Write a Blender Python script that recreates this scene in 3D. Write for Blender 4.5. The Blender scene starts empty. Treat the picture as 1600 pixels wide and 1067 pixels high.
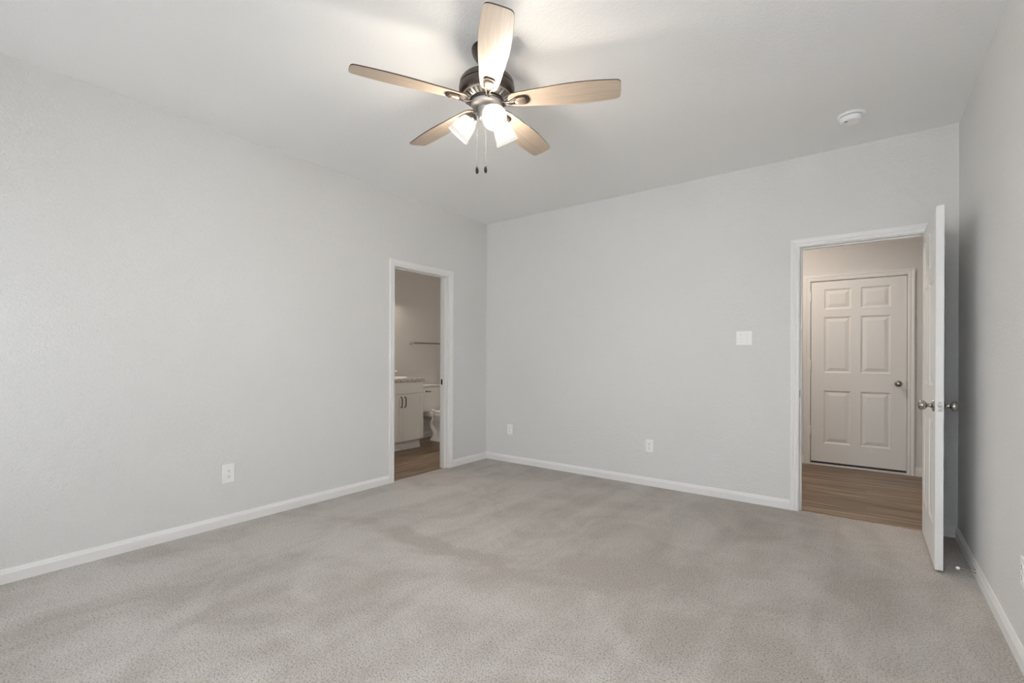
import bpy, bmesh, math, random
from mathutils import Vector, Matrix
random.seed(7)
SC = bpy.context.scene
C = SC.collection
PI = math.pi
R = math.radians

# ------------------------------------------------------------------ camera
cam_d = bpy.data.cameras.new('camera')
cam = bpy.data.objects.new('camera', cam_d)
C.objects.link(cam)
cam_d.sensor_width = 36.0
cam_d.lens = 739.1 / 1600 * 36.0
cam_d.shift_y = 25.2 / 1600
cam_d.clip_start = 0.02
cam.matrix_world = (Matrix.Translation((0, 0, 1.1793)) @ Matrix.Rotation(0.6433, 4, 'Z')
                    @ Matrix.Rotation(PI / 2, 4, 'X') @ Matrix.Rotation(0.0036, 4, 'Z'))
SC.camera = cam

# ------------------------------------------------------------------ colour management
SC.view_settings.view_transform = 'Standard'
SC.view_settings.look = 'None'
SC.view_settings.gamma = 1
SC.view_settings.use_curve_mapping = False
SC.view_settings.exposure = 0.04
SC.cycles.use_denoising = True
SC.cycles.max_bounces = 12
SC.cycles.diffuse_bounces = 8
SC.cycles.sample_clamp_indirect = 6

# ------------------------------------------------------------------ room measures (metres)
XL, XR = -3.574, 0.485          # left and right wall faces
YF, YB = -0.594, 4.268          # front (behind camera) and back wall faces
H = 2.74
WT = 0.115                      # wall thickness
FL = -0.012                     # level of the wood floors beside the carpet
BX = -5.25                      # far wall of the bathroom
HY = 6.325                      # far wall of the hall
# window in the front wall
WX0, WX1, WZ0, WZ1 = -3.40, -2.94, 0.62, 2.08
VX0, VX1 = -1.50, 0.33          # second window, unseen behind the camera, added for fill daylight

# ------------------------------------------------------------------ world and daylight
w = bpy.data.worlds.new('World')
SC.world = w
w.use_nodes = True
nt = w.node_tree
nt.nodes.clear()
bg = nt.nodes.new('ShaderNodeBackground')
bg.inputs['Color'].default_value = (0.84, 0.92, 1.0, 1)
bg.inputs["Strength"].default_value = 9.0
out = nt.nodes.new('ShaderNodeOutputWorld')
nt.links.new(bg.outputs[0], out.inputs[0])


def area(name, loc, rot, sx, sy, energy, col=(1, 1, 1), portal=False, spread=PI):
    l = bpy.data.lights.new(name, 'AREA')
    l.shape = 'RECTANGLE'
    l.size, l.size_y = sx, sy
    l.energy = energy
    l.color = col
    l.spread = spread
    if portal:
        l.cycles.is_portal = True
    o = bpy.data.objects.new(name, l)
    o.location = loc
    o.rotation_euler = rot
    C.objects.link(o)
    return o


# daylight through the windows behind the camera, the second one added for fill
for wa, wb in ((WX0, WX1), (VX0, VX1)):
    area('window_portal', ((wa + wb) / 2, YF - 0.13, (WZ0 + WZ1) / 2), (R(90), 0, R(180)), wb - wa, WZ1 - WZ0, 1, portal=True)
# added sun behind the house: lights the patio, whose bounce brightens the ceiling
sun = bpy.data.lights.new('sun', 'SUN')
sun.energy = 70.0
sun.angle = R(1)
sun.color = (0.97, 0.98, 0.98)
sun_o = bpy.data.objects.new('sun', sun)
sun_o.rotation_euler = (R(-28), 0, 0)
C.objects.link(sun_o)
# ceiling lamps of the hall and the bathroom, both out of view
area('hall_ceiling_lamp_light', (-0.9, 5.3, H - 0.03), (0, 0, 0), 0.35, 0.35, 24, (1.0, 0.88, 0.76))
area('vanity_lamp_light', (BX + 0.12, 3.95, 2.10), (R(0), R(-55), 0), 0.12, 0.6, 13, (1.0, 0.86, 0.72))
BULB = 640.0                    # radiance of the fan's bulbs


# ------------------------------------------------------------------ helpers: properties
def tag(o, label=None, cat=None, group=None, kind=None):
    if label: o['label'] = label
    if cat: o['category'] = cat
    if group: o['group'] = group
    if kind: o['kind'] = kind
    return o


def obj(name, bm, mat, parent=None, smooth=False, loc=None, rot=None, ang=None):
    me = bpy.data.meshes.new(name)
    bmesh.ops.recalc_face_normals(bm, faces=bm.faces)
    bm.to_mesh(me)
    bm.free()
    me.materials.append(mat)
    o = bpy.data.objects.new(name, me)
    C.objects.link(o)
    if smooth:
        for p in me.polygons: p.use_smooth = True
        me.set_sharp_from_angle(angle=R(ang or 35))
    if parent: o.parent = parent
    if loc: o.location = loc
    if rot: o.rotation_euler = rot
    return o


def empty(name, loc=(0, 0, 0), rz=0, rot=None):
    o = bpy.data.objects.new(name, None)
    C.objects.link(o)
    o.empty_display_size = 0.05
    o.location = loc
    o.rotation_euler = rot if rot else (0, 0, rz)
    return o


def copy_tree(o, parent=None):
    c = o.copy()
    C.objects.link(c)
    c.parent = parent
    for ch in list(o.children): copy_tree(ch, c)
    return c


# ------------------------------------------------------------------ helpers: shapes
def box(bm, x0, x1, y0, y1, z0, z1, bev=0.0, seg=2):
    r = bmesh.ops.create_cube(bm, size=1.0)
    vs = r['verts']
    for v in vs:
        v.co = Vector((x0 + (v.co.x + .5) * (x1 - x0), y0 + (v.co.y + .5) * (y1 - y0), z0 + (v.co.z + .5) * (z1 - z0)))
    if bev > 0:
        es = list({e for v in vs for e in v.link_edges})
        bmesh.ops.bevel(bm, geom=es, offset=bev, segments=seg, affect='EDGES', profile=0.5)
    return vs


def boxbm(*a, **k):
    bm = bmesh.new()
    box(bm, *a, **k)
    return bm


def lathe(bm, prof, n=48, M=None, cap=True):
    """revolve (r, z) pairs round Z"""
    rings = []
    for r, z in prof:
        if r < 1e-6:
            v = Vector((0, 0, z))
            rings.append([bm.verts.new(M @ v if M else v)])
        else:
            ring = []
            for i in range(n):
                a = 2 * PI * i / n
                v = Vector((r * math.cos(a), r * math.sin(a), z))
                ring.append(bm.verts.new(M @ v if M else v))
            rings.append(ring)
    for a, b in zip(rings, rings[1:]):
        if len(a) == 1 and len(b) == 1: continue
        for i in range(n):
            j = (i + 1) % n
            if len(a) == 1: bm.faces.new((a[0], b[i], b[j]))
            elif len(b) == 1: bm.faces.new((a[i], a[j], b[0]))
            else: bm.faces.new((a[i], a[j], b[j], b[i]))
    if cap:
        for rg in (rings[0], rings[-1]):
            if len(rg) > 2: bm.faces.new(rg)
    return rings


def lathebm(prof, n=48, M=None, cap=True):
    bm = bmesh.new()
    lathe(bm, prof, n, M, cap)
    return bm


def tube(bm, pts, rad, n=10, sx=1.0, cap=True):
    """tube along points; rad may be a list; sx squashes the section sideways"""
    pts = [Vector(p) for p in pts]
    if not isinstance(rad, (list, tuple)): rad = [rad] * len(pts)
    rings = []
    up = Vector((0, 0, 1))
    for i, p in enumerate(pts):
        t = (pts[min(i + 1, len(pts) - 1)] - pts[max(i - 1, 0)]).normalized()
        u = up
        if abs(t.dot(u)) > 0.95: u = Vector((0, 1, 0)) if i == 0 or not rings else Vector((0, 1, 0))
        s = t.cross(u).normalized()
        q = s.cross(t).normalized()
        ring = [bm.verts.new(p + s * (rad[i] * sx * math.cos(2 * PI * k / n)) + q * (rad[i] * math.sin(2 * PI * k / n))) for k in range(n)]
        rings.append(ring)
    for a, b in zip(rings, rings[1:]):
        for i in range(n):
            j = (i + 1) % n
            bm.faces.new((a[i], a[j], b[j], b[i]))
    if cap:
        bm.faces.new(rings[0]); bm.faces.new(rings[-1])


def prism(bm, pts2, z0, z1, M=None):
    a = [Vector((x, y, z0)) for x, y in pts2]
    b = [Vector((x, y, z1)) for x, y in pts2]
    if M: a = [M @ v for v in a]; b = [M @ v for v in b]
    a = [bm.verts.new(v) for v in a]; b = [bm.verts.new(v) for v in b]
    n = len(a)
    bm.faces.new(a); bm.faces.new(b)
    for i in range(n):
        bm.faces.new((a[i], a[(i + 1) % n], b[(i + 1) % n], b[i]))


def extrude_profile(bm, prof, p0, p1, outdir):
    """prof: (protrusion, height) swept from p0 to p1; outdir = unit vector out of the wall"""
    o = Vector(outdir)
    rings = []
    for p in (p0, p1):
        rings.append([bm.verts.new(Vector(p) + o * d + Vector((0, 0, z))) for d, z in prof])
    n = len(prof)
    for i in range(n):
        bm.faces.new((rings[0][i], rings[0][(i + 1) % n], rings[1][(i + 1) % n], rings[1][i]))
    bm.faces.new(rings[0]); bm.faces.new(rings[1])


CASING = [(0, 0), (0, .0095), (.003, .0115), (.013, .0120), (.018, .0145), (.022, .0145), (.026, .0115), (.032, .0125), (.040, .0155), (.046, .0175), (.054, .0175), (.057, .0150), (.057, 0)]


def casing(bm, a0, a1, ztop, zbot, along, out, base, sill=False):
    """door casing round an opening. along: unit vector of the wall, out: unit normal, base: point with a=0 on the wall"""
    al, ou, bs = Vector(along), Vector(out), Vector(base)

    def pt(a, z, d): return bs + al * a + ou * d + Vector((0, 0, z))
    rings = []
    # four stations: bottom left, top left mitre, top right mitre, bottom right
    for st in range(4):
        ring = []
        for wd, d in CASING:
            if st == 0: ring.append(pt(a0 - wd, zbot, d))
            if st == 1: ring.append(pt(a0 - wd, ztop + wd, d))
            if st == 2: ring.append(pt(a1 + wd, ztop + wd, d))
            if st == 3: ring.append(pt(a1 + wd, zbot, d))
        rings.append([bm.verts.new(v) for v in ring])
    n = len(CASING)
    for a, b in zip(rings, rings[1:]):
        for i in range(n):
            bm.faces.new((a[i], a[(i + 1) % n], b[(i + 1) % n], b[i]))
    bm.faces.new(rings[0]); bm.faces.new(rings[-1])


# ------------------------------------------------------------------ helpers: materials
def mat(name, col, rough=0.5, metal=0.0, spec=0.5):
    m = bpy.data.materials.new(name)
    m.use_nodes = True
    b = m.node_tree.nodes['Principled BSDF']
    b.inputs['Base Color'].default_value = (*col, 1)
    b.inputs['Roughness'].default_value = rough
    b.inputs['Metallic'].default_value = metal
    b.inputs['Specular IOR Level'].default_value = spec
    return m


def N(m, kind, **inp):
    n = m.node_tree.nodes.new(kind)
    for k, v in inp.items():
        if k in n.inputs: n.inputs[k].default_value = v
        else: setattr(n, k, v)
    return n


def L(m, a, b): m.node_tree.links.new(a, b)


def bsdf(m): return m.node_tree.nodes['Principled BSDF']


def coords(m, scale=(1, 1, 1), obj_space=True, rot=(0, 0, 0)):
    tc = N(m, 'ShaderNodeTexCoord')
    mp = N(m, 'ShaderNodeMapping')
    mp.inputs['Scale'].default_value = scale
    mp.inputs['Rotation'].default_value = rot
    L(m, tc.outputs['Object'], mp.inputs[0])
    return mp.outputs[0]


def texture_paint(name, col, strength=0.35, scale=55, rough=0.75):
    """painted drywall with a light orange-peel texture"""
    m = mat(name, col, rough, 0, 0.25)
    co = coords(m)
    n1 = N(m, 'ShaderNodeTexNoise', Scale=scale, Detail=2.0, Roughness=0.5, Distortion=0.25)
    L(m, co, n1.inputs['Vector'])
    n2 = N(m, 'ShaderNodeTexNoise', Scale=scale * 3.1, Detail=2.0)
    L(m, co, n2.inputs['Vector'])
    rm = N(m, 'ShaderNodeMapRange')
    rm.inputs['From Min'].default_value = 0.30
    rm.inputs['From Max'].default_value = 0.72
    L(m, n1.outputs['Fac'], rm.inputs['Value'])
    ad = N(m, 'ShaderNodeMath', operation='MULTIPLY_ADD')
    L(m, n2.outputs['Fac'], ad.inputs[0]); ad.inputs[1].default_value = 0.25
    L(m, rm.outputs[0], ad.inputs[2])
    bp = N(m, 'ShaderNodeBump', Strength=strength, Distance=0.0022)
    L(m, ad.outputs[0], bp.inputs['Height'])
    L(m, bp.outputs[0], bsdf(m).inputs['Normal'])
    # faint unevenness of the paint
    n3 = N(m, 'ShaderNodeTexNoise', Scale=0.9, Detail=2.0)
    L(m, co, n3.inputs['Vector'])
    mx = N(m, 'ShaderNodeMix', data_type='RGBA')
    mx.inputs[6].default_value = (*[c * .975 for c in col], 1)
    mx.inputs[7].default_value = (*[c * 1.02 for c in col], 1)
    L(m, n3.outputs['Fac'], mx.inputs[0])
    L(m, mx.outputs[2], bsdf(m).inputs['Base Color'])
    return m


WALLCOL = (0.715, 0.707, 0.695)
M_wall = texture_paint('wall_paint', WALLCOL, 0.70, 88)
M_ceil = texture_paint('ceiling_paint', (0.88, 0.877, 0.87), 0.28, 70)
M_trim = mat("white_trim_paint", (0.82, 0.812, 0.80), 0.38, 0, 0.45)
M_plate = mat('white_plastic', (0.90, 0.90, 0.89), 0.3)
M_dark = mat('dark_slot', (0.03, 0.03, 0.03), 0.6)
M_nickel = mat('satin_nickel', (0.38, 0.365, 0.34), 0.22, 1.0)
M_chrome = mat('chrome', (0.78, 0.78, 0.78), 0.12, 1.0)
M_darkchrome = mat('dark_chrome', (0.25, 0.24, 0.23), 0.25, 1.0)
M_black = mat('black_metal', (0.02, 0.018, 0.016), 0.4, 0.6)
M_bronze = mat('brushed_bronze', (0.115, 0.10, 0.092), 0.38, 1.0)
M_bronze_l = mat('light_brushed_bronze', (0.33, 0.30, 0.275), 0.38, 1.0)
M_pewter = mat('pewter_cap', (0.42, 0.395, 0.37), 0.5, 0.8)
M_chain = mat('dull_chain', (0.10, 0.098, 0.095), 0.6, 0.0)
M_cup = mat('tan_bronze_cup', (0.22, 0.17, 0.135), 0.45, 0.7)
M_porc = mat('porcelain', (0.88, 0.88, 0.87), 0.08)
M_cab = mat('white_cabinet_paint', (0.84, 0.835, 0.82), 0.42)
M_rubber = mat('white_rubber', (0.85, 0.85, 0.84), 0.5)

# six panel door paint with embossed wood grain
M_door = mat("embossed_door_paint", (0.80, 0.795, 0.78), 0.42, 0, 0.4)
co = coords(M_door, (60, 60, 3.5))
n1 = N(M_door, 'ShaderNodeTexNoise', Scale=1.6, Detail=4.0, Distortion=1.2)
L(M_door, co, n1.inputs['Vector'])
bp = N(M_door, 'ShaderNodeBump', Strength=0.25, Distance=0.001)
L(M_door, n1.outputs['Fac'], bp.inputs['Height'])
L(M_door, bp.outputs[0], bsdf(M_door).inputs['Normal'])

# vinyl plank floor
def plank_mat(name, rot):
    m = mat(name, (0.2, 0.14, 0.09), 0.35, 0, 0.4)
    co = coords(m, rot=(0, 0, rot))
    br = N(m, 'ShaderNodeTexBrick')
    br.offset = 0.37
    br.inputs['Scale'].default_value = 1.0
    br.inputs['Brick Width'].default_value = 1.22
    br.inputs['Row Height'].default_value = 0.15
    br.inputs['Mortar Size'].default_value = 0.0012
    br.inputs['Mortar Smooth'].default_value = 0.1
    br.inputs['Color1'].default_value = (0.0, 0.0, 0.0, 1)
    br.inputs['Color2'].default_value = (1, 1, 1, 1)
    br.inputs['Mortar'].default_value = (0.0, 0.0, 0.0, 1)
    L(m, co, br.inputs['Vector'])
    mp = N(m, 'ShaderNodeMapping')
    mp.inputs['Scale'].default_value = (1.6, 34, 1)
    L(m, co, mp.inputs[0])
    ns = N(m, 'ShaderNodeTexNoise', Scale=1.0, Detail=6.0, Roughness=0.6, Distortion=0.5)
    L(m, mp.outputs[0], ns.inputs['Vector'])
    n_d = N(m, 'ShaderNodeTexNoise', Scale=1.0, Detail=2.0)
    mp2 = N(m, 'ShaderNodeMapping')
    mp2.inputs['Scale'].default_value = (1.6, 5, 1)
    L(m, co, mp2.inputs[0]); L(m, mp2.outputs[0], n_d.inputs['Vector'])
    cr = N(m, 'ShaderNodeValToRGB')
    cr.color_ramp.elements[0].position = 0.36
    cr.color_ramp.elements[0].color = (0.085, 0.052, 0.030, 1)
    cr.color_ramp.elements[1].position = 0.66
    cr.color_ramp.elements[1].color = (0.36, 0.255, 0.160, 1)
    e = cr.color_ramp.elements.new(0.5)
    e.color = (0.20, 0.135, 0.083, 1)
    L(m, ns.outputs['Fac'], cr.inputs[0])
    hs = N(m, 'ShaderNodeHueSaturation')
    L(m, cr.outputs[0], hs.inputs['Color'])
    sm = N(m, 'ShaderNodeMath', operation='MULTIPLY_ADD')
    L(m, br.outputs['Color'], sm.inputs[0]); sm.inputs[1].default_value = 0.45; sm.inputs[2].default_value = 0.45
    s2 = N(m, 'ShaderNodeMath', operation='ADD')
    L(m, sm.outputs[0], s2.inputs[0])
    s3 = N(m, 'ShaderNodeMath', operation='MULTIPLY'); s3.inputs[1].default_value = 0.6
    L(m, n_d.outputs['Fac'], s3.inputs[0]); L(m, s3.outputs[0], s2.inputs[1])
    L(m, s2.outputs[0], hs.inputs['Value'])
    L(m, hs.outputs[0], bsdf(m).inputs['Base Color'])
    bp = N(m, 'ShaderNodeBump', Strength=0.15, Distance=0.001)
    L(m, ns.outputs['Fac'], bp.inputs['Height'])
    L(m, bp.outputs[0], bsdf(m).inputs['Normal'])
    return m


M_plank_hall = plank_mat('vinyl_plank_hall', 0)
M_plank_bath = plank_mat('vinyl_plank_bath', PI / 2)

# carpet
CARPET_MARKS = [(-2.15, 2.08, .02, .98, .10, -.11), (-1.05, 2.42, .5, .65, .35, -.06), (-.45, 2.05, .3, .45, .30, -.07),
                (-3.10, 2.72, 1.2, .55, .22, .09), (-2.95, 1.60, .9, .60, .30, .07), (-1.55, 1.72, .1, .70, .20, .05),
                (-2.2, 3.7, .2, .9, .25, .05), (-3.2, .75, 1.5, .5, .25, .06), (-2.35, 1.05, .4, .55, .25, -.05)]
M_carpet = mat('beige_carpet', (0.42, 0.385, 0.35), 0.95, 0, 0.05)
m = M_carpet
co = coords(m)
tuft = N(m, 'ShaderNodeTexVoronoi', Scale=170.0)
L(m, co, tuft.inputs['Vector'])
fz = N(m, 'ShaderNodeTexNoise', Scale=120.0, Detail=4.0, Roughness=0.7)
L(m, co, fz.inputs['Vector'])
big = N(m, 'ShaderNodeTexNoise', Scale=1.9, Detail=6.0, Roughness=0.62, Distortion=1.3)
L(m, co, big.inputs['Vector'])
strk = N(m, 'ShaderNodeTexNoise', Scale=1.0, Detail=3.0, Distortion=0.6)
mp = N(m, 'ShaderNodeMapping')
mp.inputs['Rotation'].default_value = (0, 0, R(-8)); mp.inputs['Scale'].default_value = (5.5, 0.8, 1)
L(m, co, mp.inputs[0]); L(m, mp.outputs[0], strk.inputs['Vector'])
cr = N(m, 'ShaderNodeValToRGB')
cr.color_ramp.elements[0].position = 0.39
cr.color_ramp.elements[0].color = (0.392, 0.350, 0.314, 1)
cr.color_ramp.elements[1].position = 0.60
cr.color_ramp.elements[1].color = (0.495, 0.458, 0.422, 1)
av = N(m, 'ShaderNodeMath', operation='MULTIPLY_ADD')
L(m, big.outputs['Fac'], av.inputs[0]); av.inputs[1].default_value = 0.62
hv = N(m, 'ShaderNodeMath', operation='MULTIPLY'); hv.inputs[1].default_value = 0.38
L(m, strk.outputs['Fac'], hv.inputs[0]); L(m, hv.outputs[0], av.inputs[2])
L(m, av.outputs[0], cr.inputs[0])
# trodden and brushed marks in the pile: (x, y, angle, half length, half width, strength)
wob = N(m, 'ShaderNodeTexNoise', Scale=4.0, Detail=4.0)
L(m, co, wob.inputs['Vector'])
wv = N(m, 'ShaderNodeVectorMath', operation='MULTIPLY_ADD')
L(m, wob.outputs['Color'], wv.inputs[0])
wv.inputs[1].default_value = (.35, .35, 0); wv.inputs[2].default_value = (-.175, -.175, 0)
wa_ = N(m, 'ShaderNodeVectorMath', operation='ADD')
L(m, co, wa_.inputs[0]); L(m, wv.outputs[0], wa_.inputs[1])
last = av.outputs[0]
for (px_, py_, an_, hl, hw_, st_) in CARPET_MARKS:
    sb = N(m, 'ShaderNodeVectorMath', operation='SUBTRACT')
    L(m, wa_.outputs[0], sb.inputs[0]); sb.inputs[1].default_value = (px_, py_, 0)
    mq = N(m, 'ShaderNodeMapping'); mq.vector_type = 'TEXTURE'
    mq.inputs['Rotation'].default_value = (0, 0, an_); mq.inputs['Scale'].default_value = (hl, hw_, 1)
    L(m, sb.outputs[0], mq.inputs[0])
    ln = N(m, 'ShaderNodeVectorMath', operation='LENGTH')
    L(m, mq.outputs[0], ln.inputs[0])
    mr = N(m, 'ShaderNodeMapRange'); mr.interpolation_type = 'SMOOTHSTEP'
    mr.inputs['From Min'].default_value = 0.15; mr.inputs['From Max'].default_value = 1.25
    mr.inputs['To Min'].default_value = st_ * 1.9; mr.inputs['To Max'].default_value = 0.0
    L(m, ln.outputs['Value'], mr.inputs['Value'])
    ad_ = N(m, 'ShaderNodeMath', operation='ADD')
    L(m, last, ad_.inputs[0]); L(m, mr.outputs[0], ad_.inputs[1])
    last = ad_.outputs[0]
L(m, last, cr.inputs[0])
# shade in the gaps between tufts, painted as darker specks
gr = N(m, 'ShaderNodeMapRange')
gr.inputs['From Min'].default_value = 0.34; gr.inputs['From Max'].default_value = 0.52
gr.inputs['To Min'].default_value = 0.48; gr.inputs['To Max'].default_value = 1.08
L(m, fz.outputs['Fac'], gr.inputs['Value'])
mul = N(m, 'ShaderNodeMix', data_type='RGBA', blend_type='MULTIPLY')
mul.inputs[0].default_value = 1.0
L(m, cr.outputs[0], mul.inputs[6]); L(m, gr.outputs[0], mul.inputs[7])
L(m, mul.outputs[2], bsdf(m).inputs['Base Color'])
hh = N(m, 'ShaderNodeMath', operation='MULTIPLY_ADD')
L(m, tuft.outputs['Distance'], hh.inputs[0]); hh.inputs[1].default_value = -0.7
L(m, fz.outputs['Fac'], hh.inputs[2])
bp = N(m, 'ShaderNodeBump', Strength=0.7, Distance=0.006)
L(m, hh.outputs[0], bp.inputs['Height'])
L(m, bp.outputs[0], bsdf(m).inputs['Normal'])
bsdf(m).inputs['Sheen Weight'].default_value = 0.15

# granite worktop
M_granite = mat('speckled_granite', (0.5, 0.48, 0.46), 0.2)
m = M_granite
co = coords(m)
v1 = N(m, 'ShaderNodeTexNoise', Scale=55.0, Detail=5.0, Roughness=0.75)
L(m, co, v1.inputs['Vector'])
cr = N(m, 'ShaderNodeValToRGB')
cr.color_ramp.elements[0].position = 0.40; cr.color_ramp.elements[0].color = (0.17, 0.16, 0.15, 1)
cr.color_ramp.elements[1].position = 0.56; cr.color_ramp.elements[1].color = (0.78, 0.75, 0.72, 1)
L(m, v1.outputs['Fac'], cr.inputs[0]); L(m, cr.outputs[0], bsdf(m).inputs['Base Color'])

# light oak fan blade
M_blade = mat('light_oak_blade', (0.5, 0.4, 0.3), 0.45)
m = M_blade
co = coords(m, (3.0, 55, 1))
v1 = N(m, 'ShaderNodeTexNoise', Scale=1.3, Detail=5.0, Roughness=0.6, Distortion=1.0)
L(m, co, v1.inputs['Vector'])
cr = N(m, 'ShaderNodeValToRGB')
cr.color_ramp.elements[0].position = 0.3; cr.color_ramp.elements[0].color = (0.385, 0.305, 0.235, 1)
cr.color_ramp.elements[1].position = 0.66; cr.color_ramp.elements[1].color = (0.48, 0.39, 0.305, 1)
L(m, v1.outputs['Fac'], cr.inputs[0]); L(m, cr.outputs[0], bsdf(m).inputs['Base Color'])
M_blade_edge = mat('dark_blade_edge', (0.06, 0.045, 0.035), 0.5)

# frosted shade glass, its lit look painted in as emission
M_shade = bpy.data.materials.new('frosted_lit_glass')
m = M_shade
m.use_nodes = True
b = bsdf(m)
b.inputs['Base Color'].default_value = (0.012, 0.012, 0.012, 1)
b.inputs['Roughness'].default_value = 1.0
b.inputs['Specular IOR Level'].default_value = 0.0
b.inputs['Emission Color'].default_value = (1.0, 0.93, 0.85, 1)
b.inputs['Emission Strength'].default_value = 0.95
tr = N(m, 'ShaderNodeBsdfTransparent')
tr.inputs[0].default_value = (1.0, 0.98, 0.95, 1)
mx = N(m, 'ShaderNodeMixShader')
# clear towards the mouth, frosted denser at the neck to hold light off the ceiling (baked per ring as a mesh attribute)
va = N(m, 'ShaderNodeAttribute')
va.attribute_name = 'frost'
L(m, va.outputs['Fac'], mx.inputs[0])
L(m, tr.outputs[0], mx.inputs[1]); L(m, b.outputs[0], mx.inputs[2])
L(m, mx.outputs[0], m.node_tree.nodes['Material Output'].inputs[0])
M_shade_rim = mat('clear_shade_rim', (0.02, 0.02, 0.02), 1.0, 0, 0.0)  # rim glow is painted in as emission too
bsdf(M_shade_rim).inputs['Emission Color'].default_value = (1.0, 0.94, 0.86, 1)
bsdf(M_shade_rim).inputs['Emission Strength'].default_value = 0.86
M_bulb = mat('lit_bulb', (1, 1, 1), 0.4)
bsdf(M_bulb).inputs['Emission Color'].default_value = (1.0, 0.94, 0.86, 1)
bsdf(M_bulb).inputs['Emission Strength'].default_value = BULB

M_glass = bpy.data.materials.new('window_glass')
M_glass.use_nodes = True
bsdf(M_glass).inputs['Base Color'].default_value = (1, 1, 1, 1)
bsdf(M_glass).inputs['Roughness'].default_value = 0.0
bsdf(M_glass).inputs['Transmission Weight'].default_value = 1.0
bsdf(M_glass).inputs['IOR'].default_value = 1.0
M_ground = mat('outside_concrete', (0.42, 0.42, 0.42), 0.9)


def struct(name, bm, m, label=None, cat=None, parent=None, **k):
    o = obj(name, bm, m, parent, **k)
    if parent is None: tag(o, label, cat, kind='structure')
    return o


# ================================================================== THE ROOM
# doorways: bathroom opening in the left wall, bedroom opening in the back wall
BO0, BO1, BOZ = 2.912, 3.631, 2.040       # jamb faces (y) and head
DO0, DO1, DOZ = -0.415, 0.344, 2.040      # jamb faces (x) and head
HO0, HO1, HOZ = -0.508, 0.335, 2.045      # hall door opening (x)
JT = 0.018                                # jamb board thickness

# left wall runs on behind the back wall, as the wall between bathroom and hall
bm = bmesh.new()
for a in ((YF - .2, BO0 - JT, FL, H), (BO1 + JT, HY + .3, FL, H), (BO0 - JT, BO1 + JT, BOZ + JT, H)):
    box(bm, XL - WT, XL, a[0], a[1], a[2], a[3])
bmesh.ops.remove_doubles(bm, verts=bm.verts, dist=1e-5)
struct('wall_left', bm, M_wall, 'long pale grey textured wall on the left with the bathroom doorway', 'wall')
bm = bmesh.new()
for a in ((XL, DO0 - JT, FL, H), (DO1 + JT, XR, FL, H), (DO0 - JT, DO1 + JT, DOZ + JT, H)):
    box(bm, a[0], a[1], YB, YB + WT, a[2], a[3])
struct('wall_back', bm, M_wall, 'pale grey back wall with the switch, outlets and open doorway', 'wall')
struct('wall_right', boxbm(XR, XR + WT, YF - .2, YB + WT, FL, H), M_wall, 'pale grey wall at the right behind the open door', 'wall')
bm = bmesh.new()
for a in ((XL, WX0, FL, H), (WX1, VX0, FL, H), (VX1, XR, FL, H), (WX0, WX1, FL, WZ0), (WX0, WX1, WZ1, H), (VX0, VX1, FL, WZ0), (VX0, VX1, WZ1, H)):
    box(bm, a[0], a[1], YF - .13, YF, a[2], a[3])
struct('wall_front', bm, M_wall, 'window wall behind the camera', 'wall')
struct('ceiling', boxbm(BX - .3, 1.9, YF - .2, HY + .3, H, H + .1), M_ceil, 'flat pale grey textured ceiling', 'ceiling')

# carpet: finely cut so its edge at the doorways is slightly ragged
bm = bmesh.new()
def carpet_slab(x0, x1, y0, y1):
    box(bm, x0, x1, y0, y1, -0.03, 0.0)
carpet_slab(XL, XR, YF, YB)
# carpet tongues into the two doorways, with a wavy cut edge
def tongue(pts):
    a = [bm.verts.new((x, y, 0.0)) for x, y in pts]
    b2 = [bm.verts.new((x, y, -0.03)) for x, y in pts]
    bm.faces.new(a); bm.faces.new(b2)
    for i in range(len(a)):
        bm.faces.new((a[i], a[(i + 1) % len(a)], b2[(i + 1) % len(a)], b2[i]))
n = 60
pts = [(DO0, YB), (DO1, YB)] + [(DO1 + (DO0 - DO1) * i / n, YB + .020 + random.uniform(-.003, .003) + .003 * math.sin(i * .7)) for i in range(n + 1)]
tongue(pts)
pts = [(XL, BO0), (XL, BO1)] + [(XL - .022 + random.uniform(-.003, .003), BO1 + (BO0 - BO1) * i / n) for i in range(n + 1)]
tongue(pts)
struct('floor', bm, M_carpet, 'beige cut pile carpet with vacuum marks covering the bedroom floor', 'carpet')

struct('floor_hall', boxbm(XL, 1.9, YB - .0, HY + .3, -.06, FL), M_plank_hall, 'brown wood plank floor of the hall beyond the open door', 'floor')
struct('floor_bathroom', boxbm(BX - .3, XL, 1.8, HY + .3, -.06, FL), M_plank_bath, 'brown wood plank floor of the bathroom', 'floor')
struct('ground_outside', boxbm(-14, 10, -14, YF - .2, -.3, -.2), M_ground, 'pale concrete patio outside the windows', 'ground')  # unseen ground, added to reflect sun and sky onto the ceiling

# bathroom and hall walls
struct('wall_bathroom_far', boxbm(BX - WT, BX, 1.8, HY + .3, FL, H), M_wall, 'dim taupe bathroom wall carrying the towel bar', 'wall')
struct('wall_bathroom_near', boxbm(BX, XL - WT, 1.8, 1.9, FL, H), M_wall, 'near end wall of the bathroom', 'wall')
struct('wall_bathroom_end', boxbm(BX, XL - WT, 5.55, 5.65, FL, H), M_wall, 'far end wall of the bathroom', 'wall')
bm = bmesh.new()
box(bm, XL, HO0 - JT, HY, HY + WT, FL, H); box(bm, HO1 + JT, 1.8, HY, HY + WT, FL, H)
box(bm, HO0 - JT, HO1 + JT, HY, HY + WT, HOZ + JT, H)
struct('wall_hall_far', bm, M_wall, 'far hall wall around the closed white door', 'wall')
struct('wall_hall_right', boxbm(1.8, 1.9, YB, HY + WT, FL, H), M_wall, 'right end wall of the hall', 'wall')
struct('wall_hall_near', boxbm(XR + WT, 1.8, YB + .0, YB + WT, FL, H), M_wall, 'hall wall continuing the bedroom back wall', 'wall')

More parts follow.
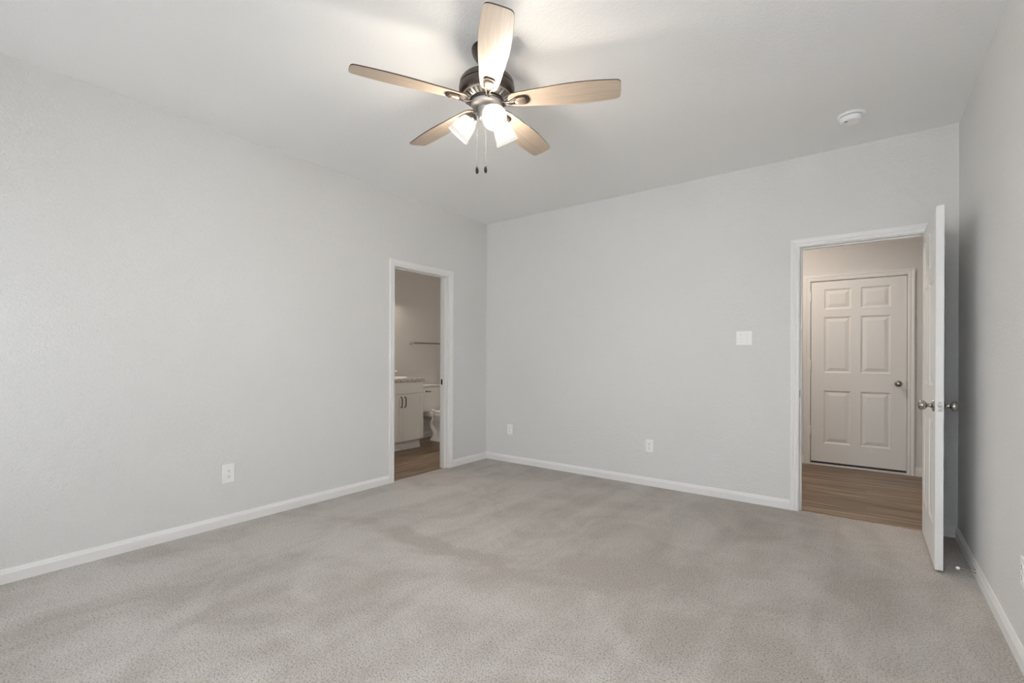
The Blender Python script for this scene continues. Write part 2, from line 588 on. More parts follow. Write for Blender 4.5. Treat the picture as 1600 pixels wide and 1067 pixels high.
# baseboards
BB = [(0, FL), (.0135, FL), (.0135, .050), (.0125, .054), (.0105, .057), (.0095, .062), (.0085, .066), (.0060, .070), (.0050, .075), (0, .075)]
def base(name, runs, label):
    bm = bmesh.new()
    for p0, p1, o in runs: extrude_profile(bm, BB, p0, p1, o)
    return struct(name, bm, M_trim, label, 'baseboard')
base('baseboard_left', [((XL, YF, 0), (XL, BO0 - .062, 0), (1, 0, 0)), ((XL, BO1 + .062, 0), (XL, YB, 0), (1, 0, 0))], 'white baseboard along the left wall')
base('baseboard_back', [((XL, YB, 0), (DO0 - .062, YB, 0), (0, -1, 0)), ((DO1 + .062, YB, 0), (XR, YB, 0), (0, -1, 0))], 'white baseboard along the back wall')
base('baseboard_right', [((XR, YF, 0), (XR, YB, 0), (-1, 0, 0))], 'white baseboard along the right wall')
base('baseboard_front', [((XL, YF, 0), (XR, YF, 0), (0, 1, 0))], 'white baseboard under the window')
base('baseboard_hall', [((XL, HY, 0), (HO0 - .062, HY, 0), (0, -1, 0)), ((HO1 + .062, HY, 0), (1.8, HY, 0), (0, -1, 0))], 'white baseboard of the hall far wall')
base('baseboard_bathroom', [((BX, 4.335, 0), (BX, 5.55, 0), (1, 0, 0))], 'white baseboard behind the toilet')


# door frames: jamb boards, stops and casings; one trim object each
def frame_bath():
    bm = bmesh.new()
    x0, x1 = XL - WT, XL
    box(bm, x0, x1, BO0 - JT, BO0, FL, BOZ, ); box(bm, x0, x1, BO1, BO1 + JT, FL, BOZ)
    box(bm, x0, x1, BO0 - JT, BO1 + JT, BOZ, BOZ + JT)
    s0, s1 = XL - .075, XL - .040           # stop strip
    box(bm, s0, s1, BO0, BO0 + .010, FL, BOZ - .010, bev=.002); box(bm, s0, s1, BO1 - .010, BO1, FL, BOZ - .010, bev=.002)
    box(bm, s0, s1, BO0, BO1, BOZ - .010, BOZ, bev=.002)
    casing(bm, BO0 - .005, BO1 + .005, BOZ + .005, FL, (0, 1, 0), (1, 0, 0), (XL, 0, 0))
    casing(bm, BO0 - .005, BO1 + .005, BOZ + .005, FL, (0, 1, 0), (-1, 0, 0), (XL - WT, 0, 0))
    return bm
t1 = struct('trim_1', frame_bath(), M_trim, 'white moulded frame around the bathroom doorway', 'door frame')
# strike plate on the far jamb
obj('strike_plate', boxbm(XL - .106, XL - .078, BO1 - .0016, BO1 + .001, .885, .942, bev=.001), M_black, t1)
t1.children[0]['label'] = 'dark metal strike plate'

def frame_bed():
    bm = bmesh.new()
    y0, y1 = YB, YB + WT
    box(bm, DO0 - JT, DO0, y0, y1, FL, DOZ); box(bm, DO1, DO1 + JT, y0, y1, FL, DOZ)
    box(bm, DO0 - JT, DO1 + JT, y0, y1, DOZ, DOZ + JT)
    s0, s1 = YB + .038, YB + .073
    box(bm, DO0, DO0 + .011, s0, s1, FL, DOZ - .011, bev=.002); box(bm, DO1 - .011, DO1, s0, s1, FL, DOZ - .011, bev=.002)
    box(bm, DO0, DO1, s0, s1, DOZ - .011, DOZ, bev=.002)
    casing(bm, DO0 - .005, DO1 + .005, DOZ + .005, FL, (1, 0, 0), (0, -1, 0), (0, YB, 0))
    casing(bm, DO0 - .005, DO1 + .005, DOZ + .005, FL, (1, 0, 0), (0, 1, 0), (0, YB + WT, 0))
    return bm
t2 = struct('trim_2', frame_bed(), M_trim, 'white moulded frame around the open bedroom doorway', 'door frame')
obj('strike_plate', boxbm(DO0 - .001, DO0 + .0016, YB + .004, YB + .032, .880, .937, bev=.001), M_black, t2)
t2.children[0]['label'] = 'dark metal strike plate'

def frame_hall():
    bm = bmesh.new()
    y0, y1 = HY, HY + WT
    box(bm, HO0 - JT, HO0, y0, y1, FL, HOZ); box(bm, HO1, HO1 + JT, y0, y1, FL, HOZ)
    box(bm, HO0 - JT, HO1 + JT, y0, y1, HOZ, HOZ + JT)
    s0, s1 = HY + .045, HY + .08
    box(bm, HO0, HO0 + .012, s0, s1, FL, HOZ - .012, bev=.002); box(bm, HO1 - .012, HO1, s0, s1, FL, HOZ - .012, bev=.002)
    box(bm, HO0, HO1, s0, s1, HOZ - .012, HOZ, bev=.002)
    casing(bm, HO0 - .002, HO1 + .002, HOZ + .004, FL, (1, 0, 0), (0, -1, 0), (0, HY, 0))
    return bm
t3 = struct('trim_3', frame_hall(), M_trim, 'white moulded frame around the closed hall door', 'door frame')
obj('threshold', boxbm(HO0, HO1, HY - .016, HY + .09, FL, .004, bev=.003), M_trim, t3)
# dark sheet added behind the hall door, painting the shade seen under it
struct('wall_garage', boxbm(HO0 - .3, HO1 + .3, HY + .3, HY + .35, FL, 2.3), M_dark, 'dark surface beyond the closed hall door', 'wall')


# ------------------------------------------------------------------ six panel doors
def panel_door(width, height, th, cols, rows):
    """slab in the XZ plane, x 0..width, z 0..height, y -th/2..th/2, moulded panels on both faces"""
    bm = bmesh.new()
    xs = sorted({0, width, *[v for c in cols for v in c]})
    zs = sorted({0, height, *[v for r in rows for v in r]})
    for side in (-1, 1):
        y = side * th / 2
        for i in range(len(xs) - 1):
            for j in range(len(zs) - 1):
                x0, x1, z0, z1 = xs[i], xs[i + 1], zs[j], zs[j + 1]
                cell = (x0, x1) in cols and (z0, z1) in rows
                if not cell:
                    bm.faces.new([bm.verts.new((a, y, c)) for a, c in ((x0, z0), (x1, z0), (x1, z1), (x0, z1))])
                else:
                    # moulding: (inset, depth)
                    prof = [(0, 0), (.004, .0035), (.010, .0060), (.016, .0085), (.021, .0085), (.027, .0070), (.052, .0015), (.054, .0010)]
                    rings = []
                    for ins, dep in prof:
                        rings.append([bm.verts.new((a, y - side * dep, c)) for a, c in
                                      ((x0 + ins, z0 + ins), (x1 - ins, z0 + ins), (x1 - ins, z1 - ins), (x0 + ins, z1 - ins))])
                    for a, b in zip(rings, rings[1:]):
                        for k in range(4):
                            bm.faces.new((a[k], a[(k + 1) % 4], b[(k + 1) % 4], b[k]))
                    bm.faces.new(rings[-1])
    bmesh.ops.remove_doubles(bm, verts=bm.verts, dist=1e-5)
    # edges of the slab
    t = th / 2
    for i in range(len(xs) - 1):
        for z in (0, height):
            bm.faces.new([bm.verts.new(v) for v in ((xs[i], -t, z), (xs[i + 1], -t, z), (xs[i + 1], t, z), (xs[i], t, z))])
    for j in range(len(zs) - 1):
        for x in (0, width):
            bm.faces.new([bm.verts.new(v) for v in ((x, -t, zs[j]), (x, -t, zs[j + 1]), (x, t, zs[j + 1]), (x, t, zs[j]))])
    bmesh.ops.remove_doubles(bm, verts=bm.verts, dist=1e-5)
    return bm


KNOB = [(.0, .0), (.0325, .0), (.0330, .003), (.0300, .007), (.0200, .010), (.0125, .013), (.0110, .018), (.0110, .027), (.0125, .030),
        (.0150, .032), (.0215, .036), (.0260, .0425), (.0272, .050), (.0262, .057), (.0225, .064), (.0150, .0690), (.0060, .0710), (0, .0712)]

def rows_for(h0): return [(.235, .822), (1.022, 1.640), (1.728, 1.950)]

# door 1: the open bedroom door, standing at a right angle to the back wall
D1 = empty('door_1', (.341 - .0175, 4.262, .012), rz=-PI / 2)     # local +x runs away from the hinges towards the camera
W1 = .750
cols1 = [(.110, .335), (.415, .640)]
obj('door_panel', panel_door(W1, 2.018, .035, cols1, [(a - .012, b_ - .012) for a, b_ in rows_for(0)]), M_door, D1)
tag(D1, 'white six panel bedroom door standing open in front of the right wall', 'door', kind='structure')
KZ = .905
for sgn, lab in ((1, 'satin nickel round knob facing the right wall'), (-1, 'satin nickel round knob facing the doorway')):
    # local y + is world +x
    k = obj('door_knob', lathebm(KNOB, 40), M_nickel, D1, smooth=True, ang=30, loc=(W1 - .062, sgn * .0175, KZ), rot=(R(-90) * sgn, 0, 0))
    k['label'] = lab
bm = boxbm(W1 - .0008, W1 + .0016, -.0125, .0125, KZ - .0285, KZ + .0285, bev=.0012)
lp = obj('latch_plate', bm, M_chrome, D1)
lp['label'] = 'chrome latch plate on the door edge'
bm = bmesh.new()
prism(bm, [(-.006, -.009), (.006, -.009), (.006, .009), (-.006, .009)], 0, .007, Matrix.Translation((W1 + .0016, 0, KZ)) @ Matrix.Rotation(R(90), 4, 'Y'))
obj('latch_bolt', bm, M_nickel, lp)
for dz in (-.021, .021):
    obj('screw', lathebm([(0, 0), (.004, 0), (.0035, .0012), (0, .0015)], 14, Matrix.Translation((W1 + .0016, 0, KZ + dz)) @ Matrix.Rotation(R(90), 4, 'Y')), M_nickel, lp, smooth=True)
for hz in (.20, 1.0, 1.80):
    bm = lathebm([(0, -.002), (.0045, -.002), (.006, 0), (.006, .088), (.0045, .09), (0, .09)], 16, Matrix.Translation((-.004, .0205, hz)))
    box(bm, .0, .03, .0172, .0192, hz, hz + .088)
    obj('hinge', bm, M_nickel, D1, smooth=True)

# door 2: the closed door across the hall
W2 = HO1 - HO0 - .008
D2 = empty('door_2', (HO0 + .004, HY + .0225, .028))
cols2 = [(.122, .368), (.452, .706)]
obj('door_panel', panel_door(W2, 2.012, .044, cols2, [(a - .026, b_ - .026) for a, b_ in rows_for(0)]), M_door, D2)
tag(D2, 'closed white six panel door across the hall', 'door', kind='structure')
k = obj('door_knob', lathebm(KNOB, 40), M_nickel, D2, smooth=True, ang=30, loc=(W2 - .066, -.022, .920 - .026), rot=(R(90), 0, 0))
k['label'] = 'satin nickel round knob'
obj('latch_plate', boxbm(W2 - .0005, W2 + .003, -.019, .012, .864, .925, bev=.001), M_dark, D2)
for hz in (1.80, 1.035, .295):
    bm = lathebm([(0, -.003), (.005, -.003), (.0065, 0), (.0065, .10), (.005, .103), (0, .103)], 16, Matrix.Translation((-.003, -.0275, hz)))
    obj('hinge', bm, M_trim, D2, smooth=True)
obj('door_sweep', boxbm(.002, W2 - .002, -.021, .019, -.021, .001), M_dark, D2)  # black strip paints the shaded gap below the door
D2.children[-1]['label'] = 'black rubber sweep under the door'

# ------------------------------------------------------------------ window behind the camera
def window(n, wa, wb, label):
    win = empty(n, ((wa + wb) / 2, YF, WZ0))
    hw = (wb - wa) / 2
    hz = WZ1 - WZ0
    bm = bmesh.new()
    for a in ((-hw, -hw + .05, 0, hz), (hw - .05, hw, 0, hz), (-hw + .05, hw - .05, 0, .05), (-hw + .05, hw - .05, hz - .05, hz)):
        box(bm, a[0], a[1], -.11, -.06, a[2], a[3], bev=.003)
    box(bm, -hw + .05, hw - .05, -.10, -.07, hz / 2 - .02, hz / 2 + .02, bev=.003)
    obj('window_frame', bm, M_trim, win)
    obj('window_sill', boxbm(-hw - .03, hw + .03, -.06, .03, -.02, .0, bev=.004), M_trim, win)
    obj('glass', boxbm(-hw + .05, hw - .05, -.087, -.083, .05, hz - .05), M_glass, win)
    tag(win, label, 'window', kind='structure')

window('window_1', WX0, WX1, 'window behind the camera next to the left wall')
window('window_2', VX0, VX1, 'window straight behind the camera')


# ================================================================== CEILING FAN
FX, FY = -1.5425, 1.837
fan = empty('ceiling_fan', (FX, FY, H))
tag(fan, 'bronze ceiling fan with five light oak blades and three lit glass shades', 'ceiling fan')
obj('canopy', lathebm([(0, 0), (.076, 0), (.078, -.006), (.077, -.018), (.072, -.032), (.062, -.050), (.048, -.066), (.034, -.074), (.024, -.078), (0, -.078)], 56), M_bronze, fan, smooth=True)
obj('downrod', lathebm([(0, -.07), (.0175, -.07), (.0175, -.135), (.026, -.137), (.030, -.148), (0, -.148)], 32), M_bronze, fan, smooth=True)
obj('motor_housing', lathebm([(0, -.130), (.045, -.132), (.080, -.137), (.108, -.146), (.126, -.158), (.135, -.170), (.1375, -.184), (.1375, -.190), (.1335, -.192), (.1335, -.197),
                              (.1405, -.199), (.1415, -.206), (.1410, -.222), (.138, -.232), (.130, -.240), (.118, -.244), (.070, -.250), (0, -.250)], 72), M_bronze, fan, smooth=True, ang=28)
# vented lower ring: bright ribs with dark slots between
M_rib = mat('polished_rib', (0.55, 0.51, 0.47), 0.3, 1.0)
vr = obj('vent_ring', lathebm([(.124, -.240), (.122, -.246), (.108, -.254), (.090, -.262), (.080, -.264), (.070, -.262), (.070, -.245)], 72, cap=False), M_rib, fan, smooth=True)
bm = bmesh.new()
for i in range(30):
    a = 2 * PI * i / 30
    Mx = Matrix.Rotation(a, 4, 'Z')
    q = [(.118, .0055, -.2505), (.092, .0035, -.2625), (.092, -.0035, -.2625), (.118, -.0055, -.2505)]
    vs = [bm.verts.new(Mx @ Vector(p)) for p in q]
    vt = [bm.verts.new(Mx @ Vector((p[0], p[1], p[2] + .004))) for p in q]
    bm.faces.new(vs); bm.faces.new(vt)
    for k in range(4): bm.faces.new((vs[k], vs[(k + 1) % 4], vt[(k + 1) % 4], vt[k]))
sl = obj('slots', bm, M_dark, vr)
sl['label'] = 'dark ventilation slots'
hk = obj('housing_screw', lathebm([(0, 0), (.006, 0), (.006, .004), (0, .006)], 16), M_black, fan, smooth=True, loc=(-.1285, -.051, -.192), rot=(0, R(-90), R(21.6)))
obj('flywheel', lathebm([(0, -.258), (.086, -.260), (.088, -.264), (.088, -.272), (.084, -.276), (0, -.276)], 56), M_bronze, fan, smooth=True)
obj('switch_housing', lathebm([(0, -.270), (.077, -.272), (.081, -.277), (.080, -.286), (.074, -.294), (.058, -.300), (.046, -.304), (.042, -.312), (.042, -.345), (.038, -.356), (.028, -.363), (.012, -.368), (.008, -.376), (0, -.380)], 56), M_pewter, fan, smooth=True)

# blades
def blade_outline():
    """half widths along the blade, r from .155 to .66"""
    prof = [(.110, .0), (.1108, .015), (.114, .026), (.122, .0345), (.136, .0405), (.18, .0475), (.22, .052), (.28, .0565), (.34, .063), (.40, .0675), (.46, .0695), (.51, .069), (.56, .0665), (.60, .0635), (.635, .060), (.648, .0575), (.656, .052), (.660, .044), (.6625, .030), (.6635, .0)]
    up = [(r, w_) for r, w_ in prof]
    dn = [(r, -w_) for r, w_ in reversed(prof) if w_ > 0]
    return up + dn

PHI0 = 4.2221
for k in range(5):
    phi = PHI0 + k * 2 * PI / 5
    bm = bmesh.new()
    out_ = blade_outline()
    z0, z1 = -.0028, .0028
    prism(bm, out_, z0, z1)
    # pitch of the blade: the counter-clockwise edge hangs lower
    b = obj('blade', bm, M_blade, fan, loc=(0, 0, -.268), rot=(R(-12.5), 0, 0))
    b.rotation_mode = 'XYZ'
    b.rotation_euler = (Matrix.Rotation(phi, 4, 'Z') @ Matrix.Rotation(R(-12.5), 4, 'X')).to_euler()
    b.data.materials.append(M_blade_edge)
    for p in b.data.polygons:
        if abs(p.normal.z) < .5: p.material_index = 1
    # bracket (blade iron): forked arm and a cupped plate under the blade root
    bm = bmesh.new()
    arm = [(.062, 0, -.004), (.082, 0, -.012), (.100, 0, -.018), (.118, 0, -.019), (.136, 0, -.013), (.152, 0, -.0085)]
    for s in (-1, 1):
        pts = []
        for i, (x, y, z) in enumerate(arm):
            sp = (.010, .007, .0055, .007, .013, .020)[i]
            pts.append((x, s * sp, z))
        tube(bm, pts, .0048, 10)
    # plate
    pl = []
    for i in range(28):
        a = 2 * PI * i / 28
        rr = 1.0 if abs(math.cos(a)) < 2 else 1
        px = .177 + .040 * math.copysign(abs(math.cos(a)) ** .75, math.cos(a))
        wy = .0285 * (1.0 + .18 * math.cos(a))
        py = wy * math.copysign(abs(math.sin(a)) ** .75, math.sin(a))
        pl.append((px, py))
    prism(bm, pl, -.010, -.0028)
    bi = obj('blade_bracket', bm, M_bronze, b, smooth=True)
    # raised lighter cup on the plate
    bm = bmesh.new()
    rings = []
    for sc_, zz in ((.80, -.0098), (.74, -.0165), (.60, -.0195), (.35, -.0205)):
        rings.append([bm.verts.new((.174 + (x - .177) * sc_, y * sc_, zz)) for x, y in pl])
    for a_, b_ in zip(rings, rings[1:]):
        for i in range(28): bm.faces.new((a_[i], a_[(i + 1) % 28], b_[(i + 1) % 28], b_[i]))
    bm.faces.new(rings[-1])
    cup = obj('bracket_cup', bm, M_cup, b, smooth=True)
    cup['label'] = 'lighter brushed cup on the blade bracket'

# lamps of the light kit
SH = [(.0285, .000), (.0300, .002), (.0380, .010), (.0450, .024), (.0495, .042), (.0525, .062), (.0550, .080), (.0568, .092)]
AZ0 = 323.99
for k, daz in enumerate((0, -120, 120)):
    az = R(AZ0 + daz)
    tilt = R((52, 42, 34)[k])
    # axis of the shade, pointing down and outwards
    ax = Vector((math.cos(az) * math.sin(tilt), math.sin(az) * math.sin(tilt), -math.cos(tilt)))
    rim = Vector((math.cos(az) * .154, math.sin(az) * .154, 2.318 - H))
    neck = rim - ax * .107
    Mr = ax.to_track_quat('Z', 'Y').to_matrix().to_4x4()
    M_ = Matrix.Translation(neck) @ Mr
    # arm
    bm = bmesh.new()
    p0 = Vector((math.cos(az) * .038, math.sin(az) * .038, -.330))
    p3 = neck - ax * .022
    c1 = p0 + Vector((math.cos(az) * .018, math.sin(az) * .018, .012))
    c2 = p3 - ax * .014
    pts = []
    for i in range(9):
        t = i / 8
        pts.append(p0 * (1 - t) ** 3 + c1 * 3 * t * (1 - t) ** 2 + c2 * 3 * t * t * (1 - t) + p3 * t ** 3)
    tube(bm, pts, .0075, 12)
    am = obj('lamp_arm', bm, M_pewter, fan, smooth=True)
    obj('lamp_socket', lathebm([(0, -.026), (.014, -.026), (.020, -.022), (.024, -.012), (.033, -.004), (.0345, .006), (.031, .008), (0, .008)], 32, M_), M_bronze_l, am, smooth=True)
    # shade: open glass bell with thickness
    bm = bmesh.new()
    outer = [(r, z) for r, z in SH]
    inner = [(r - .003, z) for r, z in reversed(SH)]
    lathe(bm, outer + [(.0568, .0925), (.0538, .0925)] + inner + [(.012, .002), (.012, -.001), (.0285, 0)], 48, M_, cap=False)
    Mi = M_.inverted()
    fl = bm.verts.layers.float.new('frost')
    for v in bm.verts:
        zz = (Mi @ v.co).z
        v[fl] = max(.25, min(.72, .72 - (zz - .022) / .055 * .47))
    sh = obj('lamp_shade', bm, M_shade, fan, smooth=True, ang=50)
    sh['label'] = ['glowing frosted glass shade opening towards the camera', 'glowing frosted glass shade pointing left', 'glowing frosted glass shade pointing to the back'][k]
    bm = bmesh.new()
    lathe(bm, [(.0568, .0925), (.0585, .096), (.0600, .102), (.0603, .107), (.0590, .109), (.0570, .107), (.0555, .100), (.0540, .0925)], 48, M_, cap=False)
    obj('shade_rim', bm, M_shade_rim, sh, smooth=True, ang=50)
    # bulb
    obj('bulb', lathebm([(.012, .004), (.013, .022), (.019, .034), (.026, .048), (.0285, .060), (.026, .072), (.018, .081), (.008, .085), (0, .0855)], 28, M_), M_bulb, sh, smooth=True, ang=60)
# pull chains
Rv = Vector((.8001, .5998, 0)); Fv = Vector((-.5998, .8001, 0))
for off, fwd, ztop, zf in ((-.047, -.012, -.300, -.598), (-.003, -.036, -.352, -.604)):
    p = Rv * off + Fv * fwd
    bm = bmesh.new()
    nb = int((ztop - zf) / .0055)
    tube(bm, [(p.x, p.y, ztop), (p.x, p.y, zf)], .0005, 6)
    for i in range(nb):
        bmesh.ops.create_icosphere(bm, subdivisions=1, radius=.0011, matrix=Matrix.Translation((p.x, p.y, ztop - i * .0055)))
    pc = obj('pull_chain', bm, M_chain, fan, smooth=True)
    fb = obj('pull_fob', lathebm([(0, zf + .002), (.003, zf + .001), (.0065, zf - .008), (.0080, zf - .018), (.0078, zf - .028), (.005, zf - .036), (0, zf - .038)], 20,
                                 Matrix.Translation((p.x, p.y, 0))), M_black, pc, smooth=True)
    fb['label'] = 'black oval pull fob'

# ================================================================== SMOKE DETECTOR
sd = empty('smoke_detector', (-.083, 3.722, H))
tag(sd, 'round white smoke detector on the ceiling near the back wall', 'smoke detector')
obj('mounting_base', lathebm([(0, 0), (.073, 0), (.0735, -.004), (.071, -.011), (.067, -.013), (0, -.013)], 56), M_plate, sd, smooth=True)
hs_ = obj('cover', lathebm([(0, -.016), (.061, -.016), (.0625, -.020), (.060, -.034), (.054, -.043), (.047, -.047), (.043, -.0455), (.040, -.0445), (.020, -.046), (0, -.0465)], 56), M_plate, sd, smooth=True, ang=25)
obj('gap_ring', lathebm([(0, -.0125), (.060, -.0125), (.060, -.0165), (0, -.0165)], 48), M_dark, sd)
obj('test_button', lathebm([(0, -.046), (.010, -.046), (.0105, -.048), (.009, -.0495), (0, -.0495)], 28, Matrix.Translation((-.012, .004, 0))), M_plate, sd, smooth=True)
obj('sensor_slot', boxbm(-.034, -.018, -.026, -.020, -.0468, -.0445), M_dark, sd)

# ================================================================== OUTLETS AND SWITCH
def outlet(loc, rz, pw, ph, label):
    """duplex outlet; local -y faces the room"""
    e = empty('wall_outlet', loc, rz)
    tag(e, label, 'outlet')
    bm = bmesh.new()
    a = [(-pw / 2, 0, -ph / 2), (pw / 2, 0, -ph / 2), (pw / 2, 0, ph / 2), (-pw / 2, 0, ph / 2)]
    rings = []
    for ins, d in ((0, 0), (0, .003), (.0035, .0058), (.006, .0062)):
        rings.append([bm.verts.new((x - math.copysign(ins, x), -d, z - math.copysign(ins, z))) for x, _, z in a])
    for p, q in zip(rings, rings[1:]):
        for i in range(4): bm.faces.new((p[i], p[(i + 1) % 4], q[(i + 1) % 4], q[i]))
    bm.faces.new(rings[-1]); bm.faces.new(rings[0])
    obj('cover_plate', bm, M_plate, e)
    for dz in (.0195, -.0195):
        bm = bmesh.new()
        pts = []
        for i in range(32):
            an = 2 * PI * i / 32
            x, z = .0172 * math.cos(an), .0172 * math.sin(an)
            pts.append((x, max(-.0135, min(.0135, z))))
        Mx = Matrix.Translation((0, -.0062, dz)) @ Matrix.Rotation(R(90), 4, 'X')
        prism(bm, pts, 0, .0018, Mx)
        rc = obj('receptacle', bm, M_plate, e)
        bm = bmesh.new()
        box(bm, -.0078, -.0056, -.0085, -.0078, dz + .0005, dz + .0085)
        box(bm, .0056, .0078, -.0085, -.0078, dz + .0010, dz + .0080)
        prism(bm, [(.003 * math.cos(2 * PI * i / 12), .003 * math.sin(2 * PI * i / 12) - .0065) for i in range(12)], .0016, .0023, Matrix.Translation((0, -.0062, dz)) @ Matrix.Rotation(R(90), 4, 'X'))
        obj('slots', bm, M_dark, rc)
    obj('screw', lathebm([(0, 0), (.003, 0), (.0026, .0010), (0, .0013)], 14, Matrix.Translation((0, -.0062, 0)) @ Matrix.Rotation(R(90), 4, 'X')), M_trim, e, smooth=True)
    return e

outlet((XL, 1.4615, .361), R(90), .080, .133, 'large white outlet low on the long left wall')
outlet((-1.606, YB, .366), 0, .074, .114, 'white outlet low on the middle of the back wall')
outlet((-3.223, YB, .367), 0, .073, .114, 'white outlet low on the back wall near the left corner')
outlet((XR, 2.622, .364), R(-90), .072, .114, 'white outlet on the right wall at the frame edge')

sw = empty('light_switch', (-.809, YB, 1.345))
tag(sw, 'white double toggle light switch beside the doorway', 'light switch')
bm = bmesh.new()
a = [(-.0585, -.0575), (.0585, -.0575), (.0585, .0575), (-.0585, .0575)]
rings = []
for ins, d in ((0, 0), (0, .003), (.0035, .0058), (.006, .0062)):
    rings.append([bm.verts.new((x - math.copysign(ins, x), -d, z - math.copysign(ins, z))) for x, z in a])
for p, q in zip(rings, rings[1:]):
    for i in range(4): bm.faces.new((p[i], p[(i + 1) % 4], q[(i + 1) % 4], q[i]))
bm.faces.new(rings[-1]); bm.faces.new(rings[0])
obj('switch_plate', bm, M_plate, sw)
for sx, up in ((-1, -1), (1, 1)):
    cx_ = sx * .023
    obj('toggle_slot', boxbm(cx_ - .0055, cx_ + .0055, -.0068, -.0060, -.0125, .0125), M_cab, sw)
    bm = bmesh.new()
    Mx = Matrix.Translation((cx_, -.006, 0)) @ Matrix.Rotation(R(28) * up, 4, 'X')
    r_ = bmesh.ops.create_cube(bm, size=1)
    for v in r_['verts']:
        v.co = Mx @ Vector((v.co.x * (.0085 if v.co.y > 0 else .0065), -.006 + v.co.y * .014, v.co.z * .0095))
    obj('toggle', bm, M_plate, sw)
    for sz in (-1, 1):
        obj('screw', lathebm([(0, 0), (.003, 0), (.0026, .0010), (0, .0013)], 14, Matrix.Translation((cx_, -.0062, sz * .030)) @ Matrix.Rotation(R(90), 4, 'X')), M_nickel, sw, smooth=True)

# ================================================================== DOOR STOP on the right baseboard
ds = empty('door_stop', (XR - .0135, 3.527, .040))
tag(ds, 'small metal door stop with white tip on the right baseboard', 'door stop')
obj('flange', lathebm([(0, 0), (.012, 0), (.0115, .002), (.006, .010), (.0035, .016), (0, .016)], 24, Matrix.Rotation(R(-90), 4, 'Y')), M_nickel, ds, smooth=True)
obj('rod', lathebm([(0, .014), (.0034, .014), (.0030, .06), (.0034, .066), (0, .066)], 16, Matrix.Rotation(R(-90), 4, 'Y')), M_nickel, ds, smooth=True)
tp = obj('tip', lathebm([(0, .062), (.006, .062), (.0085, .066), (.0085, .074), (.006, .078), (0, .079)], 24, Matrix.Rotation(R(-90), 4, 'Y')), M_rubber, ds, smooth=True)
tp['label'] = 'white rubber tip'

# ================================================================== BATHROOM
# vanity cabinet
VX = -4.720          # cabinet front
VY0, VY1 = 3.575, 4.318
van = empty('vanity_cabinet', ((BX + VX) / 2, (VY0 + VY1) / 2, FL))
tag(van, 'white shaker bathroom vanity cabinet with black pulls', 'vanity')
def loc_(p): return (p[0] - van.location.x, p[1] - van.location.y, p[2] - van.location.z)
def vbox(x0, x1, y0, y1, z0, z1, bev=0.0):
    a = loc_((x0, y0, z0)); b_ = loc_((x1, y1, z1))
    return boxbm(a[0], b_[0], a[1], b_[1], a[2], b_[2], bev=bev)
obj('body', vbox(BX + .001, VX, VY0, VY1, .100, .862), M_cab, van)
obj('toe_kick', vbox(BX + .001, VX - .055, VY0 + .002, VY1 - .002, FL, .100), M_cab, van)
obj('kick_molding', vbox(VX - .055, VX - .043, VY0, VY1 - .002, FL, .030, bev=.003), M_cab, van)
df = obj('drawer_front', vbox(VX, VX + .019, VY0 + .004, VY1 - .004, .716, .858, bev=.0015), M_cab, van)
ym = 3.966
def shaker(y0, y1, z0, z1):
    bm = bmesh.new()
    f = .056
    x0, x1 = VX, VX + .019
    for a in ((y0, y0 + f, z0, z1), (y1 - f, y1, z0, z1), (y0 + f, y1 - f, z0, z0 + f), (y0 + f, y1 - f, z1 - f, z1)):
        p = loc_((x0, a[0], a[2])); q = loc_((x1, a[1], a[3]))
        box(bm, p[0], q[0], p[1], q[1], p[2], q[2], bev=.001)
    p = loc_((x0, y0 + f, z0 + f)); q = loc_((x0 + .009, y1 - f, z1 - f))
    box(bm, p[0], q[0], p[1], q[1], p[2], q[2])
    return bm
for y0, y1, hy in ((VY0 + .004, ym - .0015, ym - .030), (ym + .0015, VY1 - .004, ym + .030)):
    dr = obj('cabinet_door', shaker(y0, y1, .112, .708), M_cab, van)
    bm = bmesh.new()
    p = loc_((VX + .019, hy, .545))
    pts = [(p[0], p[1], p[2]), (p[0] + .018, p[1], p[2] + .002), (p[0] + .028, p[1], p[2] + .014), (p[0] + .030, p[1], p[2] + .064), (p[0] + .028, p[1], p[2] + .114), (p[0] + .018, p[1], p[2] + .126), (p[0], p[1], p[2] + .128)]
    tube(bm, pts, .0058, 10)
    h_ = obj('handle', bm, M_black, dr, smooth=True)
    h_['label'] = 'black arched pull'

# worktop with a round basin let in
ct = obj('vanity_worktop', boxbm(BX + .001, VX + .030, VY0 - .010, VY1 + .012, .862, .905, bev=.003), M_granite)
tag(ct, 'speckled grey granite worktop on the bathroom vanity', 'countertop')
bs = empty('sink_basin', (-4.990, 4.085, .905))
tag(bs, 'white oval sink basin in the granite worktop', 'sink')
Ms = Matrix.Diagonal((.66, .80, 1, 1))
obj('bowl', lathebm([(.215, 0), (.216, .006), (.210, .010), (.200, .009), (.190, .002), (.16, .0015), (.0, .001)], 48, Ms, cap=False), M_porc, bs, smooth=True)
obj('drain', lathebm([(0, .0012), (.022, .0012), (.022, .004), (.014, .003), (0, .003)], 24), M_chrome, bs, smooth=True)
fc = empty('faucet', (-5.178, 4.165, .905))
tag(fc, 'chrome two handle faucet behind the sink basin', 'faucet')
bm = boxbm(-.025, .025, -.080, .080, 0, .014, bev=.006)
obj('base_plate', bm, M_chrome, fc, smooth=True)
bm = bmesh.new()
tube(bm, [(0, 0, .012), (0, 0, .065), (.012, 0, .092), (.05, 0, .100), (.095, 0, .090), (.108, 0, .076)], [.014, .012, .0115, .011, .010, .010], 14)
obj('spout', bm, M_chrome, fc, smooth=True)
